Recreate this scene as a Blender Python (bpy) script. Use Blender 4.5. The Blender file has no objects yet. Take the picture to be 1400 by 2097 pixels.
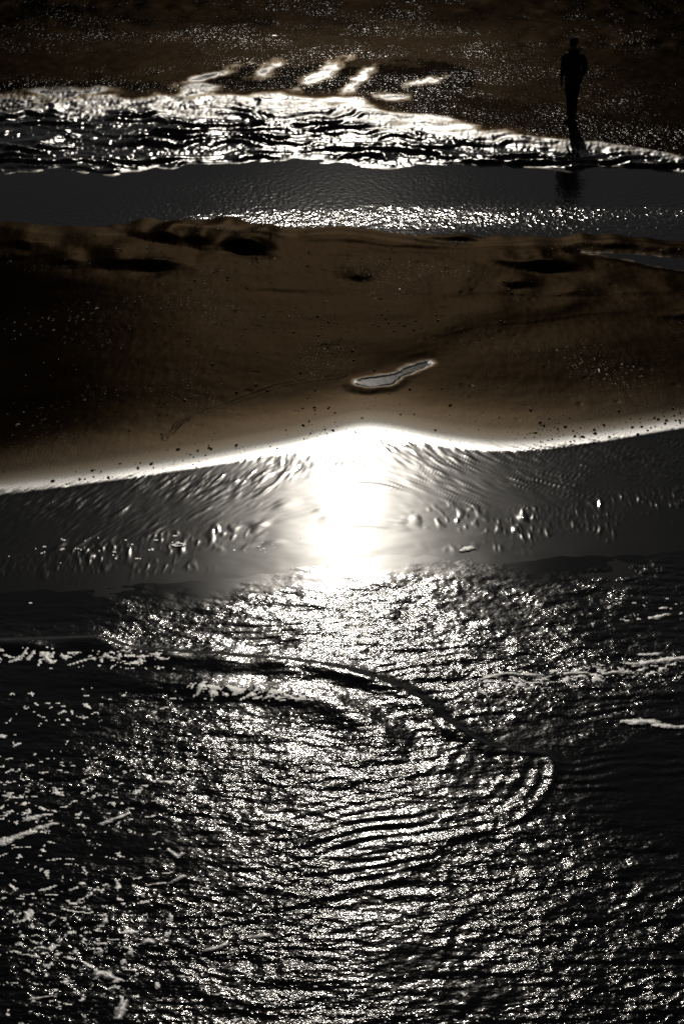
import bpy, bmesh, math, random
import numpy as np
from mathutils import Vector

# ------------------------------------------------------------------ camera, sky, sun, exposure
scene = bpy.context.scene
C = scene.collection
PI = math.pi
CAM_H, PITCH, VFOV = 13.0, math.radians(24.0), math.radians(24.0)
cam_data = bpy.data.cameras.new('camera')
cam = bpy.data.objects.new('camera', cam_data); C.objects.link(cam)
cam.location = (0, 0, CAM_H); cam.rotation_euler = (PI/2 - PITCH, 0, 0)
cam_data.sensor_fit = 'VERTICAL'; cam_data.sensor_height = 36
cam_data.angle = VFOV
cam_data.clip_start = 0.5; cam_data.clip_end = 5000
scene.camera = cam

SUN_EL = math.radians(24.1)
SUN_AZ = math.radians(0.15)          # a hair right of straight ahead
world = bpy.data.worlds.new('World'); scene.world = world
world.use_nodes = True
wn = world.node_tree.nodes; wl = world.node_tree.links
bg = wn['Background']
sky = wn.new('ShaderNodeTexSky'); sky.sky_type = 'NISHITA'; sky.sun_disc = False
sky.sun_elevation = SUN_EL; sky.sun_rotation = SUN_AZ
sky.altitude = 0; sky.air_density = 1.0; sky.dust_density = 0.4; sky.ozone_density = 1.0
hsv = wn.new('ShaderNodeHueSaturation'); hsv.inputs['Saturation'].default_value = 0.35
wl.new(sky.outputs[0], hsv.inputs['Color']); wl.new(hsv.outputs[0], bg.inputs['Color'])
bg.inputs['Strength'].default_value = 0.07

sd = bpy.data.lights.new('sun', 'SUN'); sd.energy = 5.0; sd.angle = math.radians(0.5)
sd.color = (1.0, 0.93, 0.82)
sun = bpy.data.objects.new('sun', sd); C.objects.link(sun)
dirv = Vector((math.sin(SUN_AZ)*math.cos(SUN_EL), math.cos(SUN_AZ)*math.cos(SUN_EL), math.sin(SUN_EL)))
sun.rotation_euler = dirv.to_track_quat('Z', 'Y').to_euler(); sun.location = (0, 60, 40)

vs = scene.view_settings
vs.view_transform = 'Standard'; vs.look = 'None'; vs.gamma = 1.0; vs.use_curve_mapping = False
vs.exposure = -3.8
scene.cycles.use_denoising = False
scene.cycles.sample_clamp_direct = 0
scene.cycles.pixel_filter_type = 'BLACKMAN_HARRIS'; scene.cycles.filter_width = 1.8
scene.cycles.max_bounces = 4

# ------------------------------------------------------------------ pixel <-> ground
TW, TH = 1400.0, 2097.0
TV = math.tan(VFOV/2); CP, SP = math.cos(PITCH), math.sin(PITCH)
def px2ground(u, v, z=0.0):
    u = np.asarray(u, float); v = np.asarray(v, float)
    xn = (u-TW/2)/(TH/2)*TV; yn = (TH/2-v)/(TH/2)*TV
    rz = -SP + yn*CP; ry = CP + yn*SP
    t = (z-CAM_H)/rz
    return xn*t, ry*t
def vD(v): return px2ground(700, v)[1]
def ground2px(x, y):
    dep = y*CP + CAM_H*SP
    dep = np.maximum(dep, 4.0)
    yn = (y*SP - CAM_H*CP)/dep; xn = x/dep
    return xn/TV*TH/2 + TW/2, TH/2 - yn/TV*TH/2
def curve(pts):
    p = np.array(pts, float)
    return lambda u: np.interp(u, p[:, 0], p[:, 1])
def smooth_curve(pts, n=40):
    f = curve(pts); us = np.arange(-2000, 3500, 10.0)
    y = f(us); k = np.hanning(n//10*2+3); k /= k.sum()
    y2 = np.convolve(np.pad(y, len(k)//2, mode='edge'), k, mode='valid')
    return lambda u: np.interp(u, us, y2)
def sstep(a, b, x):
    t = np.clip((x-a)/(b-a), 0, 1); return t*t*(3-2*t)
def gauss(x, w): return np.exp(-(x/w)**2)

# ------------------------------------------------------------------ numpy gradient noise
def _h(ix, iy, s):
    h = (ix.astype(np.int64)*374761393 + iy.astype(np.int64)*668265263 + s*974711) & 0xFFFFFFFF
    h = ((h ^ (h >> 13))*1274126177) & 0xFFFFFFFF
    return (h ^ (h >> 16)) & 0xFFFF
def perlin(x, y, s=0):
    x = np.asarray(x, float); y = np.asarray(y, float)
    ix = np.floor(x); iy = np.floor(y); fx = x-ix; fy = y-iy
    ux = fx**3*(fx*(fx*6-15)+10); uy = fy**3*(fy*(fy*6-15)+10)
    def g(a, b):
        t = _h(ix+a, iy+b, s)*(2*PI/65536)
        return np.cos(t)*(fx-a) + np.sin(t)*(fy-b)
    n0 = g(0, 0)*(1-ux) + g(1, 0)*ux
    n1 = g(0, 1)*(1-ux) + g(1, 1)*ux
    return (n0*(1-uy) + n1*uy)*1.5
def fbm(x, y, s=0, o=3, gain=.5):
    r = 0; a = 1
    for i in range(o):
        r = r + a*perlin(x, y, s+i*17); x = x*2.03+11.3; y = y*2.03-4.7; a *= gain
    return r

# ------------------------------------------------------------------ mesh helpers
def mesh_from_arrays(name, co, quads, attrs=None, smooth=True):
    me = bpy.data.meshes.new(name)
    n = len(co); q = len(quads)
    me.vertices.add(n); me.vertices.foreach_set('co', np.asarray(co, np.float32).ravel())
    me.loops.add(q*4); me.loops.foreach_set('vertex_index', np.asarray(quads, np.int32).ravel())
    me.polygons.add(q); me.polygons.foreach_set('loop_start', np.arange(0, q*4, 4, dtype=np.int32))
    me.update(calc_edges=True)
    me.polygons.foreach_set('use_smooth', np.full(q, smooth))
    for k, a in (attrs or {}).items():
        at = me.attributes.new(k, 'FLOAT', 'POINT'); at.data.foreach_set('value', np.asarray(a, np.float32).ravel())
    me.update()
    return me
def grid_quads(R, K, keep=None):
    i = np.arange(R*K).reshape(R, K)
    q = np.stack([i[:-1, :-1], i[:-1, 1:], i[1:, 1:], i[1:, :-1]], -1).reshape(-1, 4)
    if keep is not None:
        q = q[keep.ravel()]
    return q
def grid_object(name, X, Y, Z, mat, attrs=None, keep=None, parent=None):
    """rows of X/Y/Z run from near to far"""
    R, K = X.shape
    q = grid_quads(R, K, keep)
    co = np.stack([X, Y, Z], -1).reshape(-1, 3)
    used = np.unique(q); remap = np.full(R*K, -1); remap[used] = np.arange(len(used))
    at = {k: a.ravel()[used] for k, a in (attrs or {}).items()}
    me = mesh_from_arrays(name, co[used], remap[q], at)
    me.materials.append(mat)
    o = bpy.data.objects.new(name, me); C.objects.link(o)
    if parent: o.parent = parent
    return o
def tag(o, label=None, cat=None, group=None, kind=None):
    if label: o['label'] = label
    if cat: o['category'] = cat
    if group: o['group'] = group
    if kind: o['kind'] = kind
    return o
def cols(lo, hi, step, far=9000):
    core = np.arange(lo, hi+step, step)
    ext = np.cumsum(np.geomspace(step*2, 1500, 22))
    ext = ext[ext < far]
    return np.concatenate([lo-ext[::-1], core, hi+ext])
def rows_to_ground(us, Ds):
    """u columns and distance rows to X, Y"""
    dep = np.maximum(Ds*CP + CAM_H*SP, 10.0)
    X = (us[None, :]-TW/2)/(TH/2)*TV*dep[:, None]
    return X, np.repeat(Ds[:, None], len(us), 1)

# ------------------------------------------------------------------ materials
def new_mat(name):
    m = bpy.data.materials.new(name); m.use_nodes = True
    nt = m.node_tree
    return m, nt.nodes, nt.links, nt.nodes['Principled BSDF']
def attr(n, name):
    a = n.new('ShaderNodeAttribute'); a.attribute_name = name; return a.outputs['Fac']
def math_node(n, l, op, a, b=None):
    m = n.new('ShaderNodeMath'); m.operation = op
    for i, s in enumerate((a, b)):
        if s is None: continue
        if isinstance(s, (int, float)): m.inputs[i].default_value = s
        else: l.new(s, m.inputs[i])
    return m.outputs[0]
def ramp(n, l, fac, stops):
    r = n.new('ShaderNodeValToRGB'); e = r.color_ramp.elements
    while len(e) < len(stops): e.new(0.5)
    for el, (p, c) in zip(e, stops):
        el.position = p; el.color = (c, c, c, 1) if isinstance(c, (int, float)) else (*c, 1)
    l.new(fac, r.inputs[0]); return r.outputs[0]
def noise(n, l, scale, detail=2, vec=None, rough=.5):
    t = n.new('ShaderNodeTexNoise'); t.inputs['Scale'].default_value = scale
    t.inputs['Detail'].default_value = detail; t.inputs['Roughness'].default_value = rough
    if vec is not None: l.new(vec, t.inputs['Vector'])
    return t.outputs['Fac']
def objvec(n, l, scale=(1, 1, 1)):
    tc = n.new('ShaderNodeTexCoord'); mp = n.new('ShaderNodeMapping'); mp.inputs['Scale'].default_value = scale
    l.new(tc.outputs['Object'], mp.inputs['Vector']); return mp.outputs[0]

def sand_material():
    m, n, l, b = new_mat('wet_sand')
    wet = attr(n, 'wet'); grit = attr(n, 'grit')
    v = objvec(n, l)
    n1 = noise(n, l, 1.3, 4, v); n2 = noise(n, l, 45, 3, v)
    mixn = math_node(n, l, 'MULTIPLY', math_node(n, l, 'ADD', n1, n2), .5)
    col = ramp(n, l, mixn, [(.3, (.014, .008, .0034)), (.7, (.034, .021, .009))])
    dk = n.new('ShaderNodeMix'); dk.data_type = 'RGBA'
    l.new(attr(n, 'shell'), dk.inputs[0]); l.new(col, dk.inputs[6]); dk.inputs[7].default_value = (.005, .004, .003, 1)  # dark shells, plus light falloff painted over the upper beach
    wd = n.new('ShaderNodeMix'); wd.data_type = 'RGBA'; wd.blend_type = 'MULTIPLY'; wd.inputs[0].default_value = 1
    l.new(dk.outputs[2], wd.inputs[6]); l.new(ramp(n, l, wet, [(.5, 1.0), (.9, .3)]), wd.inputs[7])
    l.new(wd.outputs[2], b.inputs['Base Color'])
    b.inputs['Roughness'].default_value = .9
    b.inputs['Specular IOR Level'].default_value = 0
    bm1 = n.new('ShaderNodeBump'); bm1.inputs['Distance'].default_value = .006
    l.new(noise(n, l, 60, 2, v), bm1.inputs['Height'])
    l.new(math_node(n, l, 'MULTIPLY', ramp(n, l, wet, [(0, 1), (.6, .6), (.85, .05), (1, .0)]), .5), bm1.inputs['Strength'])
    l.new(bm1.outputs[0], b.inputs['Normal'])
    # the film of water on the grains: broad sheen where damp, mirror where soaked
    g = n.new('ShaderNodeBsdfGlossy'); g.distribution = 'BECKMANN'
    l.new(ramp(n, l, wet, [(0, .35), (.35, .35), (.58, .40), (.68, .32), (.76, .24), (.85, .14), (1, .05)]), g.inputs['Roughness'])
    l.new(ramp(n, l, wet, [(0, (1, .64, .34)), (.3, (1, .72, .46)), (.5, (1, .88, .72)), (.66, (1, 1, 1))]), g.inputs['Color'])
    l.new(bm1.outputs[0], g.inputs['Normal'])
    tv = n.new('ShaderNodeCombineXYZ'); tv.inputs[0].default_value = 1; l.new(tv.outputs[0], g.inputs['Tangent'])
    l.new(math_node(n, l, 'MULTIPLY', ramp(n, l, wet, [(.42, 0), (.6, .64), (.8, .64), (.92, .3), (1, .1)]), math_node(n, l, 'MULTIPLY', attr(n, 'rill'), -1.0)), g.inputs['Anisotropy'])
    fac = ramp(n, l, wet, [(0, .0017), (.2, .008), (.4, .036), (.55, .085), (.66, .14), (.8, .12), (1, .105)])
    fr = n.new('ShaderNodeFresnel'); fr.inputs['IOR'].default_value = 1.333
    fac = math_node(n, l, 'MULTIPLY', fac, math_node(n, l, 'DIVIDE', fr.outputs[0], .107))
    fac = math_node(n, l, 'MULTIPLY', fac, math_node(n, l, 'SUBTRACT', 1.0, math_node(n, l, 'MULTIPLY', attr(n, 'shell'), .85)))
    mx = n.new('ShaderNodeMixShader'); l.new(fac, mx.inputs[0]); l.new(b.outputs[0], mx.inputs[1]); l.new(g.outputs[0], mx.inputs[2])
    # the grains under the film scatter the light a little round its mirror direction
    g3 = n.new('ShaderNodeBsdfGlossy'); g3.inputs['Roughness'].default_value = .185
    mx3 = n.new('ShaderNodeMixShader'); l.new(ramp(n, l, wet, [(.78, 0), (.92, .042), (1, .042)]), mx3.inputs[0])
    l.new(mx.outputs[0], mx3.inputs[1]); l.new(g3.outputs[0], mx3.inputs[2])
    # wet grit: glinting grains and shell bits
    bm2 = n.new('ShaderNodeBump'); bm2.inputs['Distance'].default_value = .05; bm2.inputs['Strength'].default_value = 1.0
    l.new(noise(n, l, 11, 0, objvec(n, l, (1, .55, 1)), .5), bm2.inputs['Height'])
    g2 = n.new('ShaderNodeBsdfGlossy'); g2.inputs['Roughness'].default_value = .11
    l.new(bm2.outputs[0], g2.inputs['Normal'])
    mx2 = n.new('ShaderNodeMixShader'); l.new(math_node(n, l, 'MULTIPLY', grit, .06), mx2.inputs[0])
    l.new(mx3.outputs[0], mx2.inputs[1]); l.new(g2.outputs[0], mx2.inputs[2])
    l.new(mx2.outputs[0], n['Material Output'].inputs['Surface'])
    return m

def water_material(name, base, rough, fine, dist, sx=.74, sy=1.2, wide=(.40, .205)):
    m, n, l, b = new_mat(name)
    b.inputs['Base Color'].default_value = (*base, 1); b.inputs['IOR'].default_value = 1.333
    ro = attr(n, 'chop')
    l.new(math_node(n, l, 'ADD', math_node(n, l, 'MULTIPLY', ro, rough[1]), rough[0]), b.inputs['Roughness'])
    v = objvec(n, l, (sx, sy, 1))
    bm = n.new('ShaderNodeBump'); bm.inputs['Distance'].default_value = dist
    l.new(noise(n, l, fine, 2, v, .55), bm.inputs['Height'])
    l.new(ro, bm.inputs['Strength'])
    l.new(bm.outputs[0], b.inputs['Normal'])
    # ripples too small to see single: a wider lobe with the same Fresnel
    g = n.new('ShaderNodeBsdfGlossy'); g.distribution = 'BECKMANN'; g.inputs['Roughness'].default_value = wide[1]; l.new(bm.outputs[0], g.inputs['Normal'])
    fr = n.new('ShaderNodeFresnel'); fr.inputs['IOR'].default_value = 1.333
    mx = n.new('ShaderNodeMixShader')
    l.new(math_node(n, l, 'MULTIPLY', fr.outputs[0], wide[0]), mx.inputs[0])
    l.new(b.outputs[0], mx.inputs[1]); l.new(g.outputs[0], mx.inputs[2]); l.new(mx.outputs[0], n['Material Output'].inputs['Surface'])
    return m

M = {}
M['sand'] = sand_material()
M['sea'] = water_material('sea_water', (.010, .011, .010), (.05, .015), 25, .0058)
M['channel'] = water_material('channel_water', (.010, .011, .011), (.05, .05), 11, .020, 1.0, .6, (.04, .2))

# ------------------------------------------------------------------ layout curves (photo pixels)
band = smooth_curve([(-800, 1060), (0, 998), (200, 972), (400, 940), (600, 902), (700, 876), (745, 866), (800, 872), (900, 893),
                     (1010, 907), (1100, 905), (1250, 886), (1400, 862), (2200, 760)], 40)
edge = smooth_curve([(-800, 1230), (0, 1205), (200, 1205), (400, 1185), (560, 1160), (700, 1140), (860, 1135), (1000, 1150), (1150, 1140), (1400, 1132), (2200, 1100)], 60)
chan_near = smooth_curve([(-800, 440), (0, 452), (80, 463), (200, 468), (300, 461), (470, 460), (600, 471), (690, 463), (760, 471),
                          (860, 486), (950, 490), (1100, 489), (1250, 487), (1400, 500), (2200, 540)], 20)
chan_far = smooth_curve([(-800, 350), (0, 343), (100, 343), (250, 333), (500, 324), (700, 330), (900, 335), (1000, 334), (1100, 343),
                         (1180, 348), (1215, 337), (1330, 344), (1400, 353), (2200, 370)], 20)
bank_top = smooth_curve([(-800, 215), (0, 204), (250, 197), (600, 200), (720, 214), (830, 243), (960, 264), (1060, 276), (1170, 293),
                         (1300, 308), (1400, 328), (2200, 350)], 40)
SEA, CH = -0.05, 0.0

def shape_field(u, v, spine, ratio=2.5):
    """signed vertical-pixel distance to a blobby shape: >0 inside"""
    best = np.full(np.shape(u), -1e9)
    for (u0, v0, r0), (u1, v1, r1) in zip(spine[:-1], spine[1:]):
        a0, a1 = u0/ratio, u1/ratio
        dx, dy = a1-a0, v1-v0
        t = np.clip(((u/ratio-a0)*dx + (v-v0)*dy)/(dx*dx+dy*dy+1e-9), 0, 1)
        d = np.hypot(u/ratio-a0-t*dx, v-v0-t*dy)
        best = np.maximum(best, r0+(r1-r0)*t - d)
    return best
PUDDLE = [(740, 787, 4.5), (758, 786, 8), (785, 782, 8.5), (803, 776, 4.5), (816, 770, 2.2), (830, 764, 4), (850, 756, 4.5), (868, 749, 3), (875, 746, 1.5)]
INLET = [(1190, 519, 1.5), (1240, 523, 4), (1300, 529, 8), (1350, 538, 11), (1420, 545, 14), (1600, 560, 18)]
# low scarps and hummocks whose near side falls into shade: (u, v line), (u, height) , back length m, front length m
SCARPS = [
    ([(215, 470), (300, 494), (400, 512), (500, 520), (570, 527)], [(215, 0), (280, .10), (420, .20), (500, .18), (550, .09), (575, 0)], 1.3, .22),
    ([(80, 552), (200, 556), (300, 559), (390, 560)], [(70, 0), (140, .09), (290, .14), (340, .10), (400, 0)], 1.2, .2),
    ([(0, 510), (60, 514), (130, 510)], [(-60, .08), (60, .06), (140, 0)], .9, .16),
    ([(60, 590), (150, 588), (240, 580)], [(40, 0), (130, .035), (250, 0)], 1.0, .2),
    ([(690, 583), (740, 586), (800, 584)], [(680, 0), (735, .09), (790, 0)], .6, .14),
    ([(975, 549), (1060, 558), (1120, 566), (1190, 568)], [(970, 0), (1030, .10), (1110, .16), (1170, .10), (1215, 0)], .9, .18),
    ([(1005, 595), (1050, 600), (1110, 598)], [(1000, 0), (1050, .07), (1115, 0)], .6, .12),
    ([(795, 540), (850, 546), (910, 546)], [(780, 0), (850, .035), (930, 0)], .7, .12),
    ([(865, 489), (920, 494), (990, 497), (1060, 497)], [(850, 0), (890, .09), (960, .08), (1080, 0)], .55, .14),
    ([(1165, 515), (1250, 520), (1330, 520), (1420, 535)], [(1150, 0), (1190, .09), (1290, .11), (1360, .06), (1440, .05), (1600, 0)], .9, .14),
    ([(430, 470), (520, 477), (600, 484)], [(400, 0), (480, .03), (610, 0)], .6, .14),
    ([(1290, 655), (1350, 660), (1500, 652)], [(1280, 0), (1340, .03), (1400, .06), (1600, .05)], .8, .14),
    ([(900, 700), (1000, 678), (1200, 657), (1400, 640)], [(800, 0), (930, .03), (1150, .045), (1400, .03)], 1.5, .45),
    ([(560, 503), (700, 500), (850, 512), (1000, 520)], [(540, 0), (680, .03), (860, .025), (1020, 0)], .5, .10),
    ([(300, 478), (450, 484), (620, 492), (720, 490)], [(290, 0), (420, .03), (600, .035), (740, 0)], .5, .10),
    ([(620, 530), (760, 536), (900, 532)], [(600, 0), (740, .025), (920, 0)], .4, .09),
    ([(880, 622), (1020, 616), (1200, 620), (1420, 612)], [(860, 0), (1000, .025), (1200, .03), (1420, .02)], .6, .12),
    ([(-60, 535), (120, 530), (260, 534)], [(-80, .03), (120, .035), (280, 0)], .5, .10),
    ([(420, 612), (560, 606), (700, 612)], [(400, 0), (540, .018), (720, 0)], .5, .10),
    ([(1000, 528), (1100, 534), (1190, 540)], [(980, 0), (1080, .035), (1200, 0)], .4, .10),
    ([(0, 30), (700, 36), (1400, 44)], [(0, .05), (700, .03), (1400, .04)], 1.2, .3),
    ([(0, 66), (500, 70), (900, 76)], [(0, .04), (500, .03), (900, 0)], 1.2, .3),
    ([(900, 98), (1150, 103), (1400, 112)], [(900, 0), (1150, .04), (1400, .06)], 1.4, .3),
]
# wet sheets lying among the dark shells of the upper beach
FLAMES = [(425, 164, 62, 8, -.28), (546, 152, 30, 13, -.35), (655, 161, 48, 15, -.55), (730, 174, 36, 14, -.7), (866, 174, 42, 7, -.2),
          (800, 206, 40, 8, .05)]

def poly_sd(X, Y, P):
    d = np.full(X.shape, 1e9)
    for (x0, y0), (x1, y1) in zip(P[:-1], P[1:]):
        dx, dy = x1-x0, y1-y0
        t = np.clip(((X-x0)*dx+(Y-y0)*dy)/(dx*dx+dy*dy+1e-12), 0, 1)
        d = np.minimum(d, np.hypot(X-x0-t*dx, Y-y0-t*dy))
    return d
TRAILS = [[(340, 897), (372, 866), (410, 846), (470, 828), (560, 797), (640, 782), (705, 772)], [(500, 596), (560, 574), (640, 566), (760, 560)],
          [(520, 530), (528, 548), (545, 556), (575, 566)], [(170, 700), (210, 684), (260, 676)]]
def sand_height(X, Y):
    u, v = ground2px(X, Y)
    b, e, cn, cf, bt = band(u), edge(u), chan_near(u), chan_far(u), bank_top(u)
    Db, De, Dn, Df, Dt = (vD(k) for k in (b, e, cn, cf, bt))
    Z = np.zeros_like(X); wet = np.zeros_like(X); grit = np.zeros_like(X); shell = np.zeros_like(X)
    q = Y - Db
    # ---- near side: under the sea, the swash flat and the rise of the bar
    s = (Y-De)/(Db-De)
    flat = np.interp(s, [-60, -10, -1, 0, .5, .85, 1.0], [SEA-1.2, SEA-.35, SEA-.03, SEA, SEA+.008, SEA+.016, SEA+.026])
    r = Dn - Y
    bar = np.interp(q, [0, .6, 1.2, 2.2, 3.5, 5, 7, 9, 14], [SEA+.026, SEA+.038, SEA+.058, SEA+.10, .09, .10, .09, .07, .05])
    bar = bar*sstep(0, 2.2, r) + (CH + .035*sstep(0, .5, r))*(1-sstep(0, 2.2, r))
    chan = CH - np.minimum(.05*(-r)/.5, .2)*sstep(0, .1, -r)
    far = np.where(Y > Df, 0, 0)
    Z = np.where(q < 0, flat, np.where(r > 0, bar, chan))
    # ---- far bank
    p = (Y-Df)/(Dt-Df) + .10*perlin(X*.8, Y*.6, 14) + .05*perlin(X*2.6, Y*1.6, 15)
    w = Y-Df
    zb = CH + .03*np.clip(p, 0, .6) + .14*np.clip(p-.6, 0, .42) + .004*np.clip(Y-Dt, 0, 60)
    mid = sstep(-.5, .5, Y-.5*(Dn+Df))
    Z = np.where((r < 0) & (Y > .5*(Dn+Df)), np.where(p < 0, CH+np.maximum(.10*p, -.2), zb), Z)
    # ripples and flow lobes of the bank
    zone = sstep(-.12, .06, p)*sstep(1.12, .55, p)
    small = sstep(-.12, .06, p)*sstep(1.3, .9, p)
    ph = Y/.50 + 1.7*perlin(X*.38, Y*.5, 3) + .75*perlin(X*1.1, Y*1.3, 4) + .22*perlin(X*3.1, Y*3.4, 44)
    fr = ph-np.floor(ph)
    saw = np.where(fr < .28, sstep(0, .28, fr), 1-sstep(.28, 1, fr))
    ph2 = Y/.20 + 1.4*perlin(X*.9, Y*.9, 5) + .8*perlin(X*2.3, Y*2.4, 6)
    fr2 = ph2-np.floor(ph2)
    saw2 = np.where(fr2 < .3, sstep(0, .3, fr2), 1-sstep(.3, 1, fr2))
    am = np.clip(.55+1.1*perlin(X*.7, Y*1.1, 7), .05, 1.2)
    Z = Z + zone*am*(.080*saw-.004) + small*zone*.026*saw2*np.clip(.6+perlin(X*1.5, Y*1.5, 8), 0, 1)
    Z = Z + small*(.004*fbm(X*5, Y*6, 9, 2) + .0065*perlin(X*14, Y*13, 91))*sstep(1.15, .95, p)
    Z = Z + small*sstep(.45, 1.0, p)*.012*fbm(X*.9, Y*1.6, 92, 2)
    wet = np.where(p > -.15, np.maximum(wet, (.775-.10*sstep(.55, .75, p)+.10*np.clip(fbm(X*2.2, Y*3.2, 16, 3), -1, .6)*sstep(.5, .65, p))*sstep(-.2, 0, p)*sstep(1.10, .96, p+.12*fbm(X*.6, Y*.8, 10, 3))), wet)
    # ---- upper beach
    ub = sstep(.98, 1.15, p)
    Z = Z + ub*(.02*fbm(X*.25, Y*.5, 12, 3) + .006*fbm(X*2, Y*3, 13, 2))
    nz = fbm(X*1.1, Y*.8, 21, 4, .6)
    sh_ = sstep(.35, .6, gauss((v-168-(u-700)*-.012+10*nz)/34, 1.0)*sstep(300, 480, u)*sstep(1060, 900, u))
    sh_ = np.maximum(sh_, np.clip(1.5*gauss((v-190+5*nz)/15, 1)*sstep(760, 560, u), 0, 1))  # darker strip just above the bank on the left
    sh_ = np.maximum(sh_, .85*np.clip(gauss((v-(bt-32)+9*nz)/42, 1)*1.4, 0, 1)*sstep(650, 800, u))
    shell = np.maximum(shell, sh_*ub); shell = np.maximum(shell, ub*np.clip(.92*sstep(140, 35, v)+.2*nz, .42+.22*sstep(900, 1150, u), 1))  # mask also paints in light falloff towards the top; darker to the right
    for (fu, fv, ru, rv, shr) in FLAMES:
        du = u-fu; dv = v-fv-shr*du
        g = gauss(du/ru, 1)*gauss(dv/rv, 1)
        gg = np.clip(g*1.15+.75*fbm(X*2.2, Y*1.3, 23, 4, .65)*np.sqrt(g)-.10, 0, 1)*ub
        wet = np.maximum(wet, .74*np.sqrt(gg)); shell = shell*(1-gg)
    sp = sstep(.95, 1.1, p)*np.clip(.04*gauss((v-40)/60, 1)+gauss((v-110-(u-700)*.06)/55, 1)*gauss((u-700)/420, 1)
        + .8*gauss((v-(bt-35))/45, 1)*sstep(600, 800, u) + .5*gauss((v-185)/20, 1) + .3*nz, 0, 1)
    sp = sp*np.where(u > 760, gauss((u-760)/620, 1), gauss((u-760)/760, 1))
    grit = np.maximum(grit, sp*np.clip(.35+1.5*fbm(X*.35, Y*.45, 24, 3), .05, 1))
    wet = np.where(ub > .5, np.maximum(wet, (.13*gauss((v-130)/35, 1)+.05*nz)*(1-shell)), wet)
    # ---- the bar: broad undulation, valley, scarps
    onbar = sstep(0.0, 2.5, q)*sstep(-.1, .8, r)
    Z = Z + onbar*(.030*perlin(X*.22+3, Y*.38, 31) + .012*perlin(X*.7, Y*1.1, 32) + .003*fbm(X*2.2, Y*3.0, 33, 2))
    Z = Z + onbar*sstep(6.5, 2.5, r)*(.016*perlin(X*.45+5, Y*.8, 35) + .005*perlin(X*1.1, Y*2.2, 36))
    Z = Z + onbar*.0012*fbm(X*9, Y*3, 34, 2)
    vy = curve([(600, 830), (700, 795), (800, 765), (900, 730), (1000, 700), (1200, 672), (1400, 655), (2000, 640)])(u)
    Z = Z - onbar*sstep(560, 800, u)*.03*gauss((v-vy)/32, 1)
    # left shoulder of the bar tips gently away to the left
    Z = Z - onbar*.05*sstep(420, -300, u)*np.clip(-X-1, 0, 6)*2.2*sstep(1.5, 4.5, r)*sstep(.5, 3, q)
    for line, hh, wb, wf in SCARPS:
        ln = np.array(line, float); vl = np.interp(u, [ln[0, 0]-200, *ln[:, 0], ln[-1, 0]+200], [ln[0, 1]-30, *ln[:, 1], ln[-1, 1]+30]) + 6*perlin(X*.6, Y*.05, 40) + 1.5*perlin(X*3.4, Y*.6, 41)
        h = .66*curve(hh)(u)*np.clip(.75+.9*perlin(X*1.7, Y*.9, 42), .05, 1.5); wf = wf*1.5*(1+.5*perlin(X*.9, Y*.2, 43))
        t = Y - vD(vl)
        # full rise over wf, then a long back
        Z = Z + h*(sstep(0, wf, t)*np.exp(-np.clip(t-wf, 0, None)/wb) - .35*gauss((t+.12)/.3, 1)*(t < 0) )
    grit = np.maximum(grit, onbar*.05*np.clip(-.05+1.3*perlin(X*.6, Y*.5, 52), 0, 1))
    near_bar = (q > .8) & (r > 1) & (u > 100) & (u < 820)
    for tr in TRAILS:
        t_ = np.array(tr, float); tx, ty = px2ground(t_[:, 0], t_[:, 1])
        dd = poly_sd(X[near_bar]+.05*perlin(X[near_bar]*3, Y[near_bar]*3, 53), Y[near_bar], np.stack([tx, ty], 1))
        Z[near_bar] += .007*(gauss((dd-.035)/.02, 1)-gauss(dd/.025, 1))
    # small wind pits
    pit = perlin(X*2.1, Y*5.5, 50)*.5 + perlin(X*5.3, Y*10, 51)*.5
    Z = Z - onbar*.010*sstep(.46, .72, pit)
    # ---- wet swash
    dist_band = q
    wv = np.interp(q, [-30, -1.3, -.45, -.15, .05, .30, .7, 1.5, 2.6, 4.5], [1.0, 1.0, .95, .78, .66, .50, .37, .24, .11, .0])
    nearw = sstep(.2, 1.0, r)
    swash = (r > 0)
    wet = np.where(swash, np.maximum(wet, wv*nearw), wet)
    wet = np.where((r < .6) & (Y < .5*(Dn+Df)), .18, wet)
    # streaks fanning away from the tip of the band
    kx = -.15 - .85*np.tanh((u-690)/260)
    ac = X - kx*np.clip(q, -2.2, 1)
    st = perlin(ac*6, q*1.8+7, 61)*.22 + perlin(ac*13, q*4.0, 62)*.50 + perlin(ac*27, q*8.0, 63)*.42
    reach = np.interp(q, [-.9, -.2, .15, .8], [1.0, .7, .15, 0])
    clump = np.clip(.30+1.4*perlin(X*1.1+2, Y*1.5, 64)+.6*perlin(X*3.1, Y*3.6, 66), 0, 1.2)*np.interp(q, [-5, -4, -2.5, -1], [.25, .55, .9, 1.0])
    nearrim = np.interp(q, [-3.4, -1.6, -.6, 0], [0, .45, .8, .8])*np.clip(.55+.9*perlin(X*.8, Y*1.1, 99), .15, 1.1)
    patch = np.maximum(clump, nearrim)*(.28+1.7*np.clip(np.abs(u-705)/700, 0, 1.2))
    tip = sstep(.02, .2, s)
    iso = np.clip(perlin(ac*14, q*2.6, 67)-.22, 0, 1)*1.2 + np.clip(perlin(ac*25, q*4.5, 68)-.22, 0, 1)*.8
    Z = Z + reach*nearrim*(.28+1.7*np.clip(np.abs(u-705)/700, 0, 1.2))*.0065*st*tip
    Z = Z + reach*clump*.0085*iso*tip*(.4+1.3*np.clip(np.abs(u-705)/700, 0, 1.2))
    Z = Z + .0018*perlin(X*1.5, Y*.9, 69)*sstep(.02, .3, s)*sstep(1.0, .85, s)
    Z = Z + .0012*fbm(X*.9, Y*1.3, 98, 3)*gauss((s-.02)/.16, 1)
    cr = perlin(X*3+Y*1.5, Y*7, 65)
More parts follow.
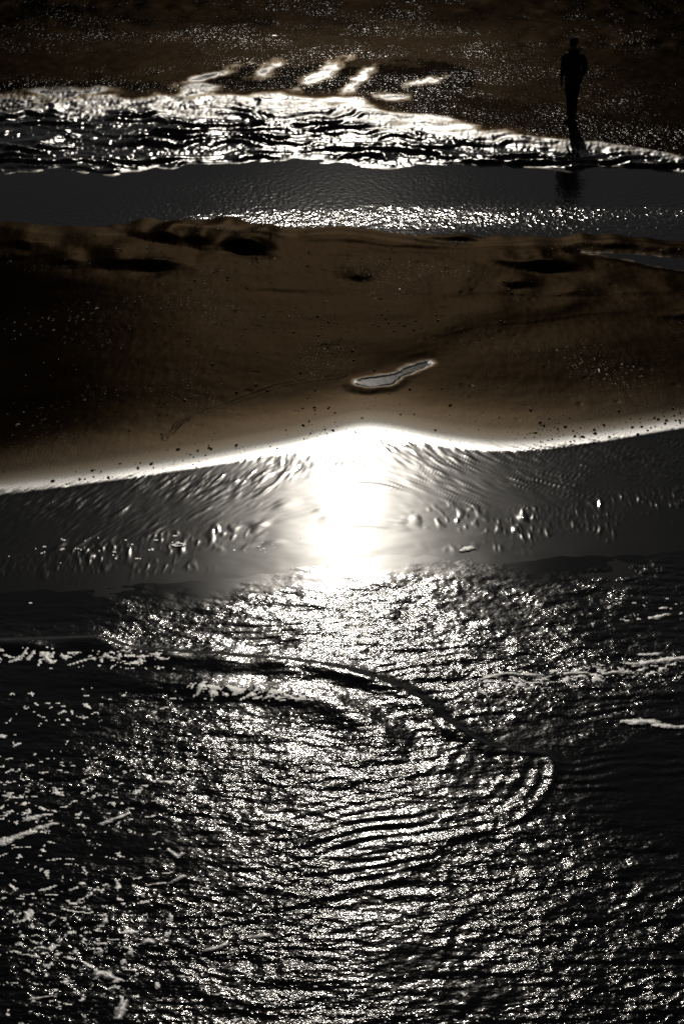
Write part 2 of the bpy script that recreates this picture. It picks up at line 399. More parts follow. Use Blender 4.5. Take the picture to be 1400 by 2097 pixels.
    Z = Z + np.interp(q, [-6, -4, -2, -.5, 0], [.6, .6, .7, .5, 0])*.0004*cr*sstep(.02, .2, s)
    # ---- puddle and inlet
    for spine, lev, rim, dep in ((PUDDLE, None, 1, .03), (INLET, CH+.02, 0, .05)):
        F = shape_field(u, v, spine) + 1.6*perlin(X*3.2, Y*6, 70) + .8*perlin(X*9, Y*16, 71)
        ww = sstep(-16, -3, F)
        L = PUD_Z if rim else lev
        Z = Z*(1-ww) + ww*(L - dep*np.clip(F/10, -.35, 1.0))
        if rim:
            wet = np.maximum(wet, np.interp(F, [-8.5, -4.6, -3.2, -2.0, 0], [.1, .30, .48, .74, .75]))
        else:
            wet = np.maximum(wet, np.interp(F, [-6, -2, 0], [0, .3, .5]))
    return Z, np.clip(wet, 0, 1), np.clip(grit, 0, 1), np.clip(shell, 0, 1)
PUD_Z = .022

# ------------------------------------------------------------------ sand
def build_sand():
    vrows = np.concatenate([np.arange(1340, 1170, -5.0), np.arange(1170, 0, -2.2), np.arange(0, -300, -8.0), np.arange(-300, -1000, -35.0)])
    Ds = np.concatenate([[-300, -60, -15, 0, 8, 14, 18, 20.5], vD(vrows), [900, 1500, 3000]])
    us = cols(-160, 1560, 2.4)
    X, Y = rows_to_ground(us, Ds)
    Z, wet, grit, shell = sand_height(X, Y)
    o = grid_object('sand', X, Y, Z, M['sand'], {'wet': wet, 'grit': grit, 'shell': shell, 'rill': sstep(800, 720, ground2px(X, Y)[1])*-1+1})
    tag(o, 'dark brown wet sand of the beach and sandbar', kind='structure')
    return o
build_sand()

# ------------------------------------------------------------------ sea with the low swash wave
def inside(X, Y, P):
    c = np.zeros(X.shape, bool); n = len(P)
    for i in range(n):
        x0, y0 = P[i]; x1, y1 = P[(i+1) % n]
        if y0 == y1: continue
        k = ((y0 > Y) != (y1 > Y)) & (X < (x1-x0)*(Y-y0)/(y1-y0)+x0)
        c ^= k
    return c
def spline(pts, n=8):
    p = np.array(pts, float); p = np.vstack([2*p[0]-p[1], p, 2*p[-1]-p[-2]])
    out = []
    for i in range(1, len(p)-2):
        for t in np.linspace(0, 1, n, endpoint=False):
            a, b, c, d = p[i-1:i+3]
            out.append(.5*(2*b+(c-a)*t+(2*a-5*b+4*c-d)*t*t+(3*b-a-3*c+d)*t**3))
    out.append(p[-2]); return np.array(out)
def to_world(pts, z=SEA):
    p = np.asarray(pts, float); x, y = px2ground(p[:, 0], p[:, 1], z); return np.stack([x, y], 1)
CREST = [(-700, 1290), (-300, 1318), (0, 1312), (110, 1308), (205, 1309), (290, 1330), (420, 1340), (560, 1350), (690, 1366), (770, 1388), (835, 1412), (880, 1440),
         (920, 1475), (965, 1505), (1010, 1527), (1075, 1538), (1120, 1543), (1141, 1562), (1137, 1600), (1112, 1642), (1060, 1683), (990, 1708), (935, 1726), (880, 1768), (830, 1800), (760, 1850), (690, 1930), (640, 2040), (600, 2250)]
LOWER = [(1141, 1562), (1137, 1600), (1112, 1642), (1060, 1683), (990, 1708), (900, 1722), (800, 1738), (700, 1757), (560, 1790), (380, 1830), (100, 1850)]
crest_w = to_world(spline(CREST, 6)); lower_w = to_world(spline(LOWER, 6))
crest_poly = np.vstack([crest_w, to_world([(-900, 2250)])])

def sea_height(X, Y):
    u, v = ground2px(X, Y)
    e = edge(u)
    dv = v-e + 38*perlin(X*.9, Y*.9, 76) + 16*perlin(X*3, Y*3, 77)
    amp = (sstep(0, 70, dv)*.85 + .03*sstep(-10, 10, dv))*np.interp(v, [1500, 2050], [1, 1.35])
    # gentle right-hand pool beyond the wave
    d = poly_sd(X, Y, crest_w); ins = inside(X, Y, crest_poly)
    s = np.where(ins, d, -d)
    Z = np.full(X.shape, SEA)
    # the advancing sheet: height along the crest fades towards the lower tail
    hk = np.interp(u, [-300, 0, 200, 300, 600, 800, 950, 1141, 1400], [.04, .045, .055, .062, .066, .050, .036, .012, .012])
    hk = hk*np.interp(v, [1560, 1640, 1740, 1840], [1, .5, .28, 0])
    hk = hk*np.clip(.95+.35*perlin(X*1.6, Y*1.6, 75), .3, 1.4)
    front = sstep(-.06, .09, s)
    wk = np.interp(u, [500, 850, 1000, 1141], [.26, .18, .12, .07])*np.interp(v, [1560, 1700], [1, .7])
    Z = Z + hk*(.45*front*np.exp(-np.clip(s, 0, None)/3.0) + .55*gauss((s-.7*wk)/wk, 1))
    # a second roll behind the crest on the left half
    Z = Z + np.interp(u, [150, 350, 700, 860], [0, .026, .034, 0])*gauss((s-.85)/.28, 1)*ins*sstep(1560, 1480, v)
    # arcs inside the nose
    dl = poly_sd(X, Y, lower_w)
    arc = np.clip(1-dl/2.6, 0, 1)*sstep(.03, .2, dl)*ins*sstep(250, 700, u)*np.clip(.7+perlin(X*.9, Y*.7, 79), .15, 1)
    Z = Z + arc*np.interp(u, [820, 1000], [1, .22])*(.0046*np.sin(2*PI*(dl/.185 + .45*perlin(X*1.2, Y*1.2, 80))) + .0026*np.sin(2*PI*(dl/.42 + .3*perlin(X*.8, Y*.8, 78))))
    Z = Z + .0045*ins*sstep(480, 700, u)*gauss(dl/.05, 1)*np.clip(.6+1.2*perlin(X*1.4, Y*1.4, 74), 0, 1.3)
    Z = Z + ins*sstep(760, 950, u)*sstep(1780, 1650, v)*np.exp(-np.clip(s, 0, None)/.7)*.0015*np.sin(2*PI*(s/.17+.4*perlin(X*1.5, Y*1.5, 73)))
    # ripples across the water outside the wave, running along the shore
    out = (~ins)*1.0
    k = .0034*np.sin(2*PI*(Y/.24 - X*.32 + 1.3*perlin(X*.5, Y*.9, 81) + .5*perlin(X*1.7, Y*2.1, 96)))*np.clip(.35+1.2*perlin(X*.6, Y*.9, 97), 0, 1.2)
    Z = Z + out*amp*k*sstep(1180, 1350, v)*sstep(1900, 1500, v)
    # lower right: oblique ripple train, lower left: train that makes upright rows of glints
    lr = sstep(1640, 1850, v)
    Z = Z + lr*sstep(800, 1000, u)*.0018*np.sin(2*PI*(X/.34 - Y*1.5 + 1.6*perlin(X*.55, Y*.5, 82) + .5*perlin(X*2.1, Y*1.9, 88)))*sstep(-.5, .5, perlin(X*.8, Y*.8, 83))
    # general chop, livelier in some patches than in others
    rough_patch = np.clip(.85+.55*perlin(X*.45, Y*.55, 89)+.35*perlin(X*1.3, Y*1.6, 95), .35, 1.3)*(1+.45*sstep(850, 1250, u)*np.maximum(sstep(1640, 1760, v), sstep(1420, 1300, v)))
    smooth_r = 1-.55*sstep(1120, 1300, u)*sstep(1480, 1560, v)*sstep(1800, 1650, v)
    Z = Z + amp*smooth_r*rough_patch*(.0080*perlin(X*1.3, Y*3.2, 84) + .0058*perlin(X*3.0, Y*7.0, 85) + .0038*perlin(X*7.5, Y*14, 86) + .0014*perlin(X*17, Y*30, 87))
    chop = np.clip(amp*rough_patch*smooth_r, .0, 1.5)
    chop = np.where(v < 1350, chop*np.interp(v, [1130, 1300], [.75, 1]), chop)
    return Z, chop
def build_sea():
    vrows = np.concatenate([np.arange(2330, 1060, -2.2)])
    Ds = np.concatenate([[-1500, -400, -120, -40, -12, 0, 6, 10, 13], vD(vrows)])
    us = cols(-120, 1520, 2.0)
    X, Y = rows_to_ground(us, Ds)
    Z, chop = sea_height(X, Y)
    o = grid_object('sea_water', X, Y, Z, M['sea'], {'chop': chop})
    tag(o, 'glittering shallow sea water with a low curved swash wave', kind='structure')
build_sea()

# ------------------------------------------------------------------ tidal channel, inlet and puddle
def build_channel():
    vrows = np.arange(520, 300, -2.0)
    us = cols(-160, 1560, 3.0)
    X, Y = rows_to_ground(us, vD(vrows))
    u, v = ground2px(X, Y)
    br = gauss((v-(447-(u-700)*.008))/np.interp(u, [400, 700, 1200], [16, 24, 32]), 1)*sstep(250, 520, u)*np.interp(u, [500, 800, 1400], [1.25, 1, .9])
    br = np.maximum(br, .7*sstep(950, 1200, u)*gauss((v-460)/34, 1))
    br = br*np.clip(.9+.35*perlin(X*.7, Y*1.2, 90), 0, 1.1)
    base = .24 + .16*perlin(X*.3, Y*.6, 91)
    chop = np.clip(np.maximum(base*sstep(330, 400, v)+.07, br), 0, 1)
    Z = CH + .004*br*perlin(X*3, Y*6, 93) + .0025*(br+.25)*perlin(X*7, Y*13, 94)
    tag(grid_object('tidal_channel', X, Y, Z, M['channel'], {'chop': chop}), 'grey tidal channel lying between sandbar and upper beach', kind='structure')
    for name, spine, lev, lab in (('puddle', PUDDLE, PUD_Z-.003, 'small bottle-shaped puddle in the sandbar with a bright rim'),
                                  ('tidal_inlet', INLET, CH+.014, 'narrow grey inlet of water at the right end of the sandbar')):
        us2 = np.arange(min(s[0] for s in spine)-40, max(s[0] for s in spine)+40, 3.0)
        vr = np.arange(max(s[1] for s in spine)+26, min(s[1] for s in spine)-26, -1.5)
        X, Y = rows_to_ground(us2, vD(vr))
        u, v = ground2px(X, Y)
        F = shape_field(u, v, spine)
        keep = (F > -6)[:-1, :-1]
        tag(grid_object(name, X, Y, np.full(X.shape, lev), M['channel'], {'chop': np.full(X.shape, .03)}, keep), lab, kind='structure')
build_channel()

# ------------------------------------------------------------------ foam
def foam_material():
    m, n, l, b = new_mat('sea_foam')
    b.inputs['Base Color'].default_value = (.82, .81, .77, 1)
    b.inputs['Roughness'].default_value = .6; b.inputs['Specular IOR Level'].default_value = .5
    bm = n.new('ShaderNodeBump'); bm.inputs['Distance'].default_value = .006; bm.inputs['Strength'].default_value = .8
    l.new(noise(n, l, 70, 2, objvec(n, l)), bm.inputs['Height']); l.new(bm.outputs[0], b.inputs['Normal'])
    g = n.new('ShaderNodeBsdfGlossy'); g.inputs['Roughness'].default_value = .43; l.new(bm.outputs[0], g.inputs['Normal'])
    mx = n.new('ShaderNodeMixShader'); mx.inputs[0].default_value = .9
    l.new(b.outputs[0], mx.inputs[1]); l.new(g.outputs[0], mx.inputs[2]); l.new(mx.outputs[0], n['Material Output'].inputs['Surface'])
    return m
M['foam'] = foam_material()
def surface_z(X, Y):
    zs = sand_height(X, Y)[0]; zw = sea_height(X, Y)[0]
    return np.maximum(zs, zw)
def build_foam_stuff():
    us = np.arange(-110, 1520, 2.2); vr = np.arange(2320, 1060, -2.2)
    X, Y = rows_to_ground(us, vD(vr)); u, v = ground2px(X, Y)
    # lacy strings and flecks
    wx = X + .10*perlin(X*2.2, Y*2.2, 100); wy = Y + .16*perlin(X*2.0, Y*2.4, 101)
    lace = 1-np.abs(perlin(wx*3.0, wy*4.2, 102))*3.4
    fl = perlin(wx*8.5, wy*14, 103)*.60 + perlin(wx*20, wy*27, 104)*.36
    big = perlin(X*.5, Y*.6, 105)
    dens = np.zeros_like(X)
    left = sstep(900, 150, u)*sstep(1370, 1430, v)*(.78+.22*sstep(1500, 1700, v))
    dens = np.maximum(dens, left*np.interp(v, [1400, 1700, 2050], [.74, .72, .64]))
    dens = np.maximum(dens, .95*gauss((v-1345+(u-150)*-.04)/26, 1)*sstep(440, 300, u)*sstep(1306, 1320, v))
    right = gauss((v-(1385-(u-1100)*.10))/38, 1)*sstep(820, 1080, u)
    right = np.maximum(right, .75*gauss((v-(1290-(u-1100)*.22))/42, 1)*sstep(950, 1250, u))
    dens = np.maximum(dens, right*.86)
    dens = np.maximum(dens, .52*gauss((v-1112)/34, 1)*sstep(-50, 40, u)*sstep(760, 560, u))
    dens = np.maximum(dens, .50*sstep(1700, 1900, v)*sstep(1300, 900, u))
    dens = np.maximum(dens, .45*gauss((v-1230)/25, 1)*sstep(420, 200, u))
    dens = np.maximum(dens, 1.0*gauss((v-(1418+(u-510)*.10))/16, 1)*sstep(365, 420, u)*sstep(720, 600, u))
    f = fl*.66 + .16*big + .36*np.clip(lace, 0, 1) + .16*perlin(X*38, Y*44, 106)
    thr = 1.04-.93*dens
    k = f-thr
    keep = (k > 0)[:-1, :-1]
    near = np.zeros(X.shape, bool); near[:-1, :-1] |= keep; near[1:, :-1] |= keep; near[:-1, 1:] |= keep; near[1:, 1:] |= keep
    Z = np.zeros_like(X); Z[near] = surface_z(X[near], Y[near]) + .003 + .006*np.clip(k[near]*4, 0, 1)
    o = grid_object('sea_foam', X, Y, Z, M['foam'], None, keep)
    tag(o, 'countless flecks and strings of white foam on the water', 'foam', kind='stuff')
build_foam_stuff()
FOAM = [
    ([(1272, 1471, 3), (1300, 1472, 7), (1330, 1471, 6), (1352, 1478, 5), (1380, 1482, 4), (1440, 1484, 5)], 'hooked white foam patch alone on dark water at the right edge'),
    ([(352, 1111, 1.2), (360, 1108.5, 1.4), (370, 1108, 1.4), (378, 1110.5, 1.4), (374, 1113.5, 1.4), (364, 1114, 1.4), (353, 1111.5, 1.2)], 'small oval ring of foam on the still wet flat left of the sun glint'),
    ([(948, 1121, 3.5), (957, 1119, 5), (964, 1117, 4)], 'single round foam lump on the still wet flat right of the sun glint'),
    ([(985, 1384, 2.5), (1000, 1381, 3), (1020, 1377, 3), (1040, 1374, 2)], 'curled foam strip nearest the sun glint in the right-hand foam line'),
    ([(1048, 1373, 2), (1075, 1376, 3.5), (1110, 1377, 2)], 'foam strip right of the curled one in the right-hand foam line'),
    ([(1158, 1374, 2.5), (1178, 1371, 4), (1198, 1372, 3)], 'compact foam patch just below the right-hand foam line'),
    ([(1270, 1351, 2), (1300, 1354, 4), (1330, 1351, 4), (1370, 1346, 5), (1410, 1340, 5)], 'long bright foam streak touching the right edge above the hooked patch'),
    ([(1232, 1374, 1.5), (1252, 1371, 3), (1282, 1370, 2), (1300, 1369, 1.5)], 'thin forked foam strip below the long bright foam streak'),
    ([(1330, 1259, 2), (1350, 1257, 4), (1368, 1252, 2.5)], 'foam patch near the right edge, upper of the right-hand pair'),
    ([(1310, 1332, 2), (1325, 1334, 4), (1345, 1332, 3)], 'stubby foam patch just above the long bright foam streak'),
    ([(0, 1722, 7), (20, 1713, 6), (50, 1702, 4.5), (80, 1690, 4), (110, 1680, 3)], 'largest foam streak at the left edge, slanting up to the right'),
    ([(48, 1676, 2.5), (65, 1669, 4.5), (88, 1664, 3), (105, 1662, 1.5)], 'foam patch just above the largest left-edge streak'),
    ([(208, 1680, 3), (225, 1674, 4), (250, 1666, 2.5), (265, 1660, 2)], 'wedge-shaped foam patch right of the left-edge streaks'),
    ([(298, 1805, 1.5), (320, 1802, 2), (350, 1800, 2.5), (372, 1788, 3)], 'slim foam strip rising to the right among dark ripples'),
    ([(292, 1926, 2.5), (304, 1920, 6), (315, 1927, 3)], 'triangular foam patch low in the left half'),
    ([(418, 1942, 2.5), (440, 1936, 4.5), (462, 1930, 3)], 'leaf-shaped foam patch low near the middle'),
    ([(505, 1914, 2), (525, 1909, 3.5), (555, 1908, 2)], 'foam strip low and right of the leaf-shaped patch'),
    ([(240, 2080, 4), (248, 2062, 5), (256, 2045, 4), (262, 2038, 2)], 'upright foam patch at the bottom left'),
    ([(60, 2040, 2), (85, 2036, 3), (108, 2033, 2)], 'flat foam strip at the lower left'),
    ([(345, 1735, 2), (362, 1748, 4), (372, 1742, 2)], 'small foam patch above the slim rising strip'),
    ([(195, 1995, 3), (205, 1985, 6), (220, 1992, 6), (240, 1998, 4), (232, 2005, 3)], 'clotted foam patch left of the triangular one'),
    ([(8, 1501, 3), (2, 1503, 4), (-20, 1504, 4)], 'rounded foam patch cut by the left edge behind the wave'),
]
def build_foam_patches():
    for i, (sp, lab) in enumerate(FOAM):
        us = np.arange(min(p[0] for p in sp)-24, max(p[0] for p in sp)+24, 1.3)
        vr = np.arange(max(p[1] for p in sp)+14, min(p[1] for p in sp)-14, -1.3)
        X, Y = rows_to_ground(us, vD(vr)); u, v = ground2px(X, Y)
        F = shape_field(u, v, sp, 2.2) + (2.4*perlin(X*6, Y*10, 120+i) + 1.3*perlin(X*20, Y*26, 121+i))*(0.35 if i == 1 else 1)
        Z = surface_z(X, Y) + .005 + .013*np.sqrt(np.clip(F/4, 0, 1))
        keep = (F > 0)[:-1, :-1]
        o = grid_object('foam_patch', X, Y, Z, M['foam'], None, keep)
        tag(o, lab, 'foam', 'separate foam patches on the water')
build_foam_patches()

# ------------------------------------------------------------------ pebbles
def pebble_material():
    m, n, l, b = new_mat('pebble')
    b.inputs['Base Color'].default_value = (.035, .028, .022, 1); b.inputs['Roughness'].default_value = .22
    l.new(ramp(n, l, noise(n, l, 9, 2, objvec(n, l)), [(.3, (.02, .017, .013)), (.7, (.06, .05, .04))]), b.inputs['Base Color'])
    return m
M['pebble'] = pebble_material()
rng = np.random.default_rng(5)
def ico(sub):
    bm = bmesh.new(); bmesh.ops.create_icosphere(bm, subdivisions=sub, radius=1)
    co = np.array([v.co[:] for v in bm.verts]); fa = np.array([[v.index for v in f.verts] for f in bm.faces]); bm.free()
    return co, fa
def ground_z(x, y):
    return sand_height(np.array([[x]]), np.array([[y]]))[0][0, 0]
def build_pebbles():
    co, fa = ico(1)
    # where they lie
    n = 9000
    u = rng.uniform(-120, 1520, n); v = rng.uniform(470, 990, n)
    x, y = px2ground(u, v); X = x[None]; Y = y[None]
    b = band(u); cn = chan_near(u)
    den = .10 + .9*gauss((v-(b-12))/26, 1)*(.5+.5*sstep(700, 950, u)) + .55*gauss((v-670)/50, 1)*gauss((u-640)/260, 1) + .25*sstep(800, 1100, u)*gauss((v-800)/60, 1)
    den = den*np.clip(.5+1.3*perlin(x*.7, y*.7, 140), .05, 1)
    ok = (rng.random(n) < den) & (v < b+14) & (v > cn+6) & (shape_field(u, v, PUDDLE) < -5)
    u, v, x, y = u[ok], v[ok], x[ok], y[ok]
    z = sand_height(x[None], y[None])[0][0]
    size = .008 + .016*rng.random(len(x))**3
    order = np.argsort(-size)
    nb = 120
    # the larger ones singly
    shapes = []
    for k in range(4):
        c = co*(1+.22*rng.standard_normal((len(co), 1)))*np.array([1, .8, .55])
        me = bpy.data.meshes.new('pebble'); me.from_pydata(c.tolist(), [], fa.tolist()); me.polygons.foreach_set('use_smooth', [True]*len(fa)); me.materials.append(M['pebble']); shapes.append(me)
    for j, i in enumerate(order[:nb]):
        o = bpy.data.objects.new('pebble', shapes[j % 4]); C.objects.link(o)
        sz = size[i]*1.15
        o.location = (x[i], y[i], z[i]+sz*.3); o.scale = (sz*1.2, sz, sz); o.rotation_euler = (rng.normal(0, .15), rng.normal(0, .15), rng.uniform(0, 6.28))
        tag(o, 'small dark wet pebble lying on the brown sandbar', 'pebble', 'pebbles scattered over the sandbar')
    V = []; Fq = []; base = 0
    def add(xx, yy, zz, ss):
        nonlocal base
        a = rng.uniform(0, 6.28); c = co*(1+.2*rng.standard_normal((len(co), 1)))*np.array([1.2, .9, .6])*ss
        ca, sa = math.cos(a), math.sin(a)
        V.append(np.stack([c[:, 0]*ca-c[:, 1]*sa+xx, c[:, 0]*sa+c[:, 1]*ca+yy, c[:, 2]+zz+ss*.25], 1)); Fq.append(fa+base); base += len(co)
    for i in order[nb:]: add(x[i], y[i], z[i], size[i])
    # shells and stones of the upper beach
    n2 = 5200
    u2 = rng.uniform(-120, 1520, n2); v2 = rng.uniform(-40, 300, n2)
    d2 = np.clip(gauss((v2-90)/70, 1)*gauss((u2-760)/420, 1) + .7*gauss((v2-(bank_top(u2)-35))/45, 1)*sstep(350, 800, u2) + .06, 0, 1)
    ok = (rng.random(n2) < d2*.6) & (v2 < bank_top(u2)-6)
    x2, y2 = px2ground(u2[ok], v2[ok]); z2 = sand_height(x2[None], y2[None])[0][0]
    for a_, b_, c_ in zip(x2, y2, z2): add(a_, b_, c_, rng.uniform(.008, .020))
    V = np.vstack(V); Fq = np.vstack(Fq)
    me = bpy.data.meshes.new('shingle'); me.from_pydata(V.tolist(), [], Fq.tolist()); me.polygons.foreach_set('use_smooth', [True]*len(Fq)); me.materials.append(M['pebble'])
    o = bpy.data.objects.new('shingle', me); C.objects.link(o)
    tag(o, 'fine scattered pebbles and shell bits on the sand', 'shingle', kind='stuff')
build_pebbles()

# ------------------------------------------------------------------ the person on the far bank
def cloth(name, c, r=.8):
    m, n, l, b = new_mat(name)
    l.new(ramp(n, l, noise(n, l, 14, 3, objvec(n, l)), [(.3, tuple(k*.8 for k in c)), (.7, tuple(k*1.2 for k in c))]), b.inputs['Base Color'])
    b.inputs['Roughness'].default_value = r; b.inputs['Specular IOR Level'].default_value = .2
    return m
M['skin'] = cloth('skin', (.16, .085, .055), .6); M['jacket'] = cloth('jacket_fabric', (.012, .012, .014))
M['trousers'] = cloth('trouser_fabric', (.010, .011, .016)); M['boot'] = cloth('boot_leather', (.012, .009, .007), .6)
M['cap'] = cloth('cap_fabric', (.010, .010, .010)); M['eye'] = cloth('eye', (.03, .02, .015), .2)
def loft(bm, rings, seg=14, cap=True):
    """rings: (centre xyz, rx, ry, axis dir) ; elliptical cross-sections, rx along local x"""
    prev = None; first = None
    for c, rx, ry, ax in rings:
        ax = Vector(ax).normalized()
        ex = Vector((1, 0, 0)); ex = (ex-ax*ex.dot(ax)).normalized() if abs(ax.x) < .9 else Vector((0, 0, 1))
        ex = (ex-ax*ex.dot(ax)).normalized(); ey = ax.cross(ex)
        vs_ = [bm.verts.new(Vector(c)+ex*rx*math.cos(2*PI*k/seg)+ey*ry*math.sin(2*PI*k/seg)) for k in range(seg)]
        if prev:
            for k in range(seg): bm.faces.new((prev[k], prev[(k+1) % seg], vs_[(k+1) % seg], vs_[k]))
        else: first = vs_
        prev = vs_
    if cap:
        bm.faces.new(first[::-1]); bm.faces.new(prev)
def tube(bm, pts, rad, seg=12):
    r = []
    for i, p in enumerate(pts):
        a = Vector(pts[min(i+1, len(pts)-1)])-Vector(pts[max(i-1, 0)])
        k = rad[i] if isinstance(rad[i], tuple) else (rad[i], rad[i])
        r.append((p, k[0], k[1], a))
    loft(bm, r, seg)
def part(name, bm, mat, parent, sub=1):
    bmesh.ops.recalc_face_normals(bm, faces=bm.faces[:])
    me = bpy.data.meshes.new(name); bm.to_mesh(me); bm.free(); me.materials.append(mat)
    me.polygons.foreach_set('use_smooth', [True]*len(me.polygons))
    o = bpy.data.objects.new(name, me); C.objects.link(o); o.parent = parent
    if sub:
        md = o.modifiers.new('subdivision', 'SUBSURF'); md.levels = sub; md.render_levels = sub
    return o
def build_person(u, v):
    z = 0
    for _ in range(4):
        x, y = px2ground(u, v, z); x = float(x); y = float(y); z = float(ground_z(x, y))
    root = bpy.data.objects.new('person', None); C.objects.link(root)
    root.location = (x, y, z-.01); root.rotation_euler = (0, 0, math.radians(-28))
    tag(root, 'person in dark cap and open jacket standing silhouetted on the far bank', 'person')
    # body: skinned skeleton, x = image right, -y = towards the camera
    P = {'pelvis': ((0, 0, .94), .135, .10), 'waist': ((0, 0, 1.10), .125, .09), 'chest': ((0, .01, 1.30), .15, .105), 'neck0': ((0, .015, 1.45), .07, .065),
         'neck': ((0, 0, 1.50), .055, .058), 'jaw': ((0, -.015, 1.57), .062, .075), 'head': ((0, -.01, 1.645), .076, .092), 'crown': ((0, 0, 1.715), .062, .075),
         'nose': ((0, -.112, 1.625), .014, .014), 'chin': ((0, -.075, 1.548), .028, .024), 'earR': ((.082, .005, 1.625), .012, .022), 'earL': ((-.082, .005, 1.625), .012, .022),
         'shR': ((.175, .01, 1.41), .06, .06), 'elR': ((.240, .07, 1.15), .042, .042), 'wrR': ((.20, -.10, .985), .030, .030),
         'shL': ((-.175, .01, 1.41), .06, .06), 'elL': ((-.225, .02, 1.13), .042, .042), 'wrL': ((-.215, -.05, .89), .029, .029),
         'hipR': ((.085, 0, .90), .095, .095), 'knR': ((.075, -.03, .50), .058, .060), 'anR': ((.055, .03, .09), .040, .042), 'toR': ((.075, -.13, .035), .036, .028),
         'hipL': ((-.085, 0, .90), .095, .095), 'knL': ((-.045, -.02, .50), .058, .060), 'anL': ((-.035, .0, .09), .040, .042), 'toL': ((-.055, -.16, .035), .036, .028)}
    E = [('pelvis', 'waist'), ('waist', 'chest'), ('chest', 'neck0'), ('neck0', 'neck'), ('neck', 'jaw'), ('jaw', 'head'), ('head', 'crown'), ('head', 'nose'), ('jaw', 'chin'), ('head', 'earR'), ('head', 'earL'),
         ('chest', 'shR'), ('shR', 'elR'), ('elR', 'wrR'), ('chest', 'shL'), ('shL', 'elL'), ('elL', 'wrL'),
         ('pelvis', 'hipR'), ('hipR', 'knR'), ('knR', 'anR'), ('anR', 'toR'), ('pelvis', 'hipL'), ('hipL', 'knL'), ('knL', 'anL'), ('anL', 'toL')]
    for sd_, w, d, o in (('R', 'wrR', (-.35, -.55, -.75), (1, 0, 0)), ('L', 'wrL', (.03, -.25, -.97), (-1, 0, 0))):
        dv = Vector(d).normalized(); wp = Vector(P[w][0]); across = Vector((0, 1, 0)); across = (across-dv*across.dot(dv)).normalized()
        inn = dv.cross(across)*(-1 if sd_ == 'R' else 1)
        palm = wp+dv*.055; P['pa'+sd_] = (tuple(palm), .022, .032); E.append((w, 'pa'+sd_))
        for f in range(4):
            k0 = palm+dv*.035-across*(.027-.018*f); ln = (.066, .076, .070, .054)[f]
            a1 = k0+dv*ln*.5+inn*.006; a2 = a1+dv*ln*.45+inn*.020
            for j, (pt, r) in enumerate(((k0, .0095), (a1, .0085), (a2, .007))): P['f%s%d%d' % (sd_, f, j)] = (tuple(pt), r, r)
            E += [('pa'+sd_, 'f%s%d0' % (sd_, f)), ('f%s%d0' % (sd_, f), 'f%s%d1' % (sd_, f)), ('f%s%d1' % (sd_, f), 'f%s%d2' % (sd_, f))]
        t0 = palm-across*.036-dv*.01; t1 = t0-across*.018+dv*.03+inn*.012; t2 = t1+dv*.028+inn*.008
        for j, (pt, r) in enumerate(((t0, .011), (t1, .0095), (t2, .008))): P['t%s%d' % (sd_, j)] = (tuple(pt), r, r)
        E += [('pa'+sd_, 't%s0' % sd_), ('t%s0' % sd_, 't%s1' % sd_), ('t%s1' % sd_, 't%s2' % sd_)]
    names = list(P); me = bpy.data.meshes.new('body')
    me.from_pydata([P[k][0] for k in names], [(names.index(a), names.index(b)) for a, b in E], [])
    body = bpy.data.objects.new('body', me); C.objects.link(body); body.parent = root
    md = body.modifiers.new('skin', 'SKIN'); md.use_smooth_shade = True
    lay = me.skin_vertices[0] if me.skin_vertices else None
    if lay is None:
        bpy.context.view_layer.objects.active = body
        bpy.ops.object.select_all(action='DESELECT'); body.select_set(True)
        bpy.ops.mesh.customdata_skin_add(); lay = me.skin_vertices[0]
    for i, k in enumerate(names):
        lay.data[i].radius = (P[k][1], P[k][2]); lay.data[i].use_root = (k == 'pelvis')
    sb = body.modifiers.new('subdivision', 'SUBSURF'); sb.levels = 2; sb.render_levels = 2
    me.materials.append(M['skin'])
    # jacket: torso shell with flared hem, sleeves, collar
    bm = bmesh.new()
    up = (0, 0, 1)
    loft(bm, [((.025, -.005, .86), .205, .150, up), ((.025, 0, .90), .205, .150, up), ((.012, 0, 1.0), .175, .135, up), ((0, 0, 1.12), .165, .125, up), ((0, .005, 1.28), .185, .135, up),
              ((0, .01, 1.38), .190, .125, up), ((0, .012, 1.44), .130, .095, up), ((0, .012, 1.485), .085, .085, up), ((0, .005, 1.53), .082, .088, up)], 18)
    tube(bm, [(.12, .01, 1.40), (.185, .015, 1.40), (.222, .045, 1.27), (.245, .075, 1.15), (.238, .02, 1.07), (.205, -.085, 1.0)], [.078, .08, .074, .07, .064, .056])
    tube(bm, [(-.12, .01, 1.40), (-.185, .015, 1.40), (-.212, .02, 1.27), (-.228, .02, 1.13), (-.222, -.015, 1.02), (-.216, -.045, .915)], [.075, .076, .064, .058, .052, .046])
    jk = part('jacket', bm, M['jacket'], root)
    bm = bmesh.new()
    tube(bm, [(-.11, -.02, 1.475), (-.085, .075, 1.50), (0, .115, 1.51), (.085, .075, 1.50), (.11, -.02, 1.475)], [.035, .055, .065, .055, .035])
    part('hood', bm, M['jacket'], jk)
    bm = bmesh.new()
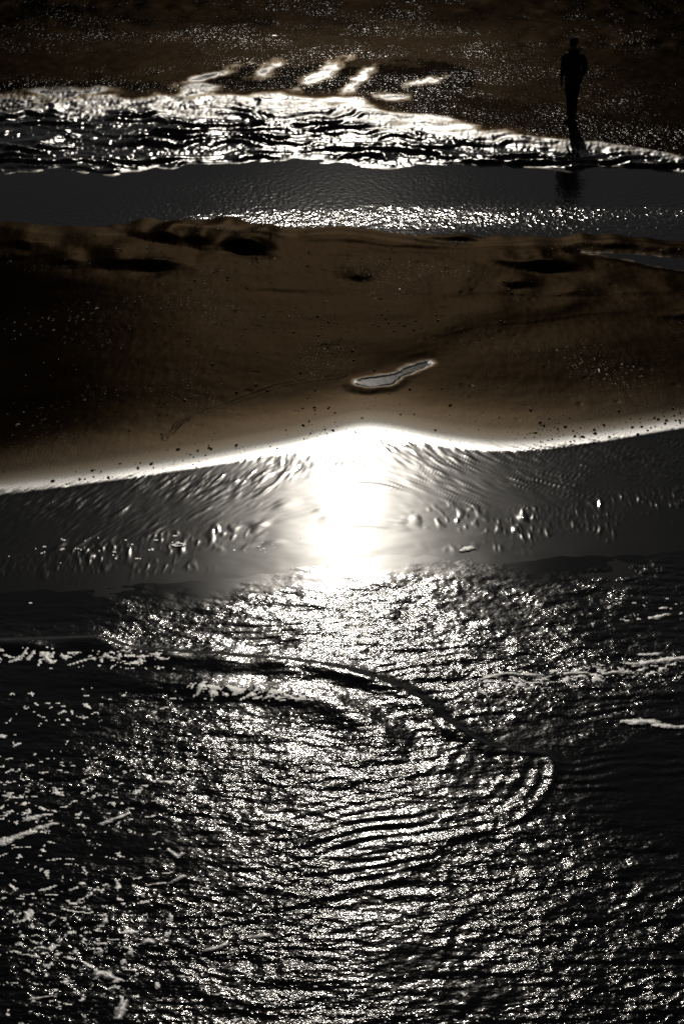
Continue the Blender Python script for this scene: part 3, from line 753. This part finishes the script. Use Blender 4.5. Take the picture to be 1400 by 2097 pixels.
    loft(bm, [((.215, -.10, .84), .030, .055, (.1, 0, 1)), ((.222, -.10, .90), .045, .080, up), ((.215, -.09, 1.0), .035, .07, up)], 10)
    part('pocket', bm, M['jacket'], jk)
    # trousers and boots
    bm = bmesh.new()
    loft(bm, [((0, 0, 1.0), .150, .115, up), ((0, 0, .92), .170, .125, up), ((0, 0, .84), .165, .12, up)], 16)
    tube(bm, [(.082, 0, .90), (.085, -.01, .72), (.072, -.03, .50), (.058, .015, .28), (.050, .03, .10)], [.098, .092, .072, .064, .058])
    tube(bm, [(-.082, 0, .90), (-.072, -.01, .72), (-.045, -.02, .50), (-.035, .0, .28), (-.034, .005, .10)], [.098, .092, .072, .064, .058])
    part('trousers', bm, M['trousers'], root)
    for ax, ay, tx, ty in ((.050, .03, .075, -.15), (-.034, .0, -.055, -.18)):
        bm = bmesh.new()
        tube(bm, [(ax, ay+.02, .16), (ax, ay+.015, .07), (ax, ay+.01, .012)], [(.056, .060), (.054, .066), (.048, .066)])
        tube(bm, [(ax, ay+.04, .045), ((ax+tx)/2, (ay+ty)/2, .045), (tx, ty+.03, .04), (tx, ty-.01, .03)], [(.045, .045), (.047, .044), (.046, .036), (.025, .022)])
        part('boot', bm, M['boot'], root)
    # cap with brim
    bm = bmesh.new()
    loft(bm, [((0, 0, 1.655), .094, .110, up), ((0, .002, 1.69), .096, .112, up), ((0, .004, 1.73), .085, .098, up), ((0, .006, 1.762), .050, .060, up), ((0, .006, 1.770), .012, .014, up)], 16)
    cp = part('cap', bm, M['cap'], root)
    bm = bmesh.new()
    loft(bm, [((0, -.085, 1.664), .075, .012, (0, -1, -.15)), ((0, -.13, 1.660), .068, .010, (0, -1, -.15)), ((0, -.168, 1.652), .045, .007, (0, -1, -.2))], 12)
    part('brim', bm, M['cap'], cp)
    for sx in (-1, 1):
        bm = bmesh.new(); bmesh.ops.create_uvsphere(bm, u_segments=8, v_segments=6, radius=.012)
        e = part('eye', bm, M['eye'], root, 0); e.location = (sx*.032, -.088, 1.64)
build_person(1168, 249)
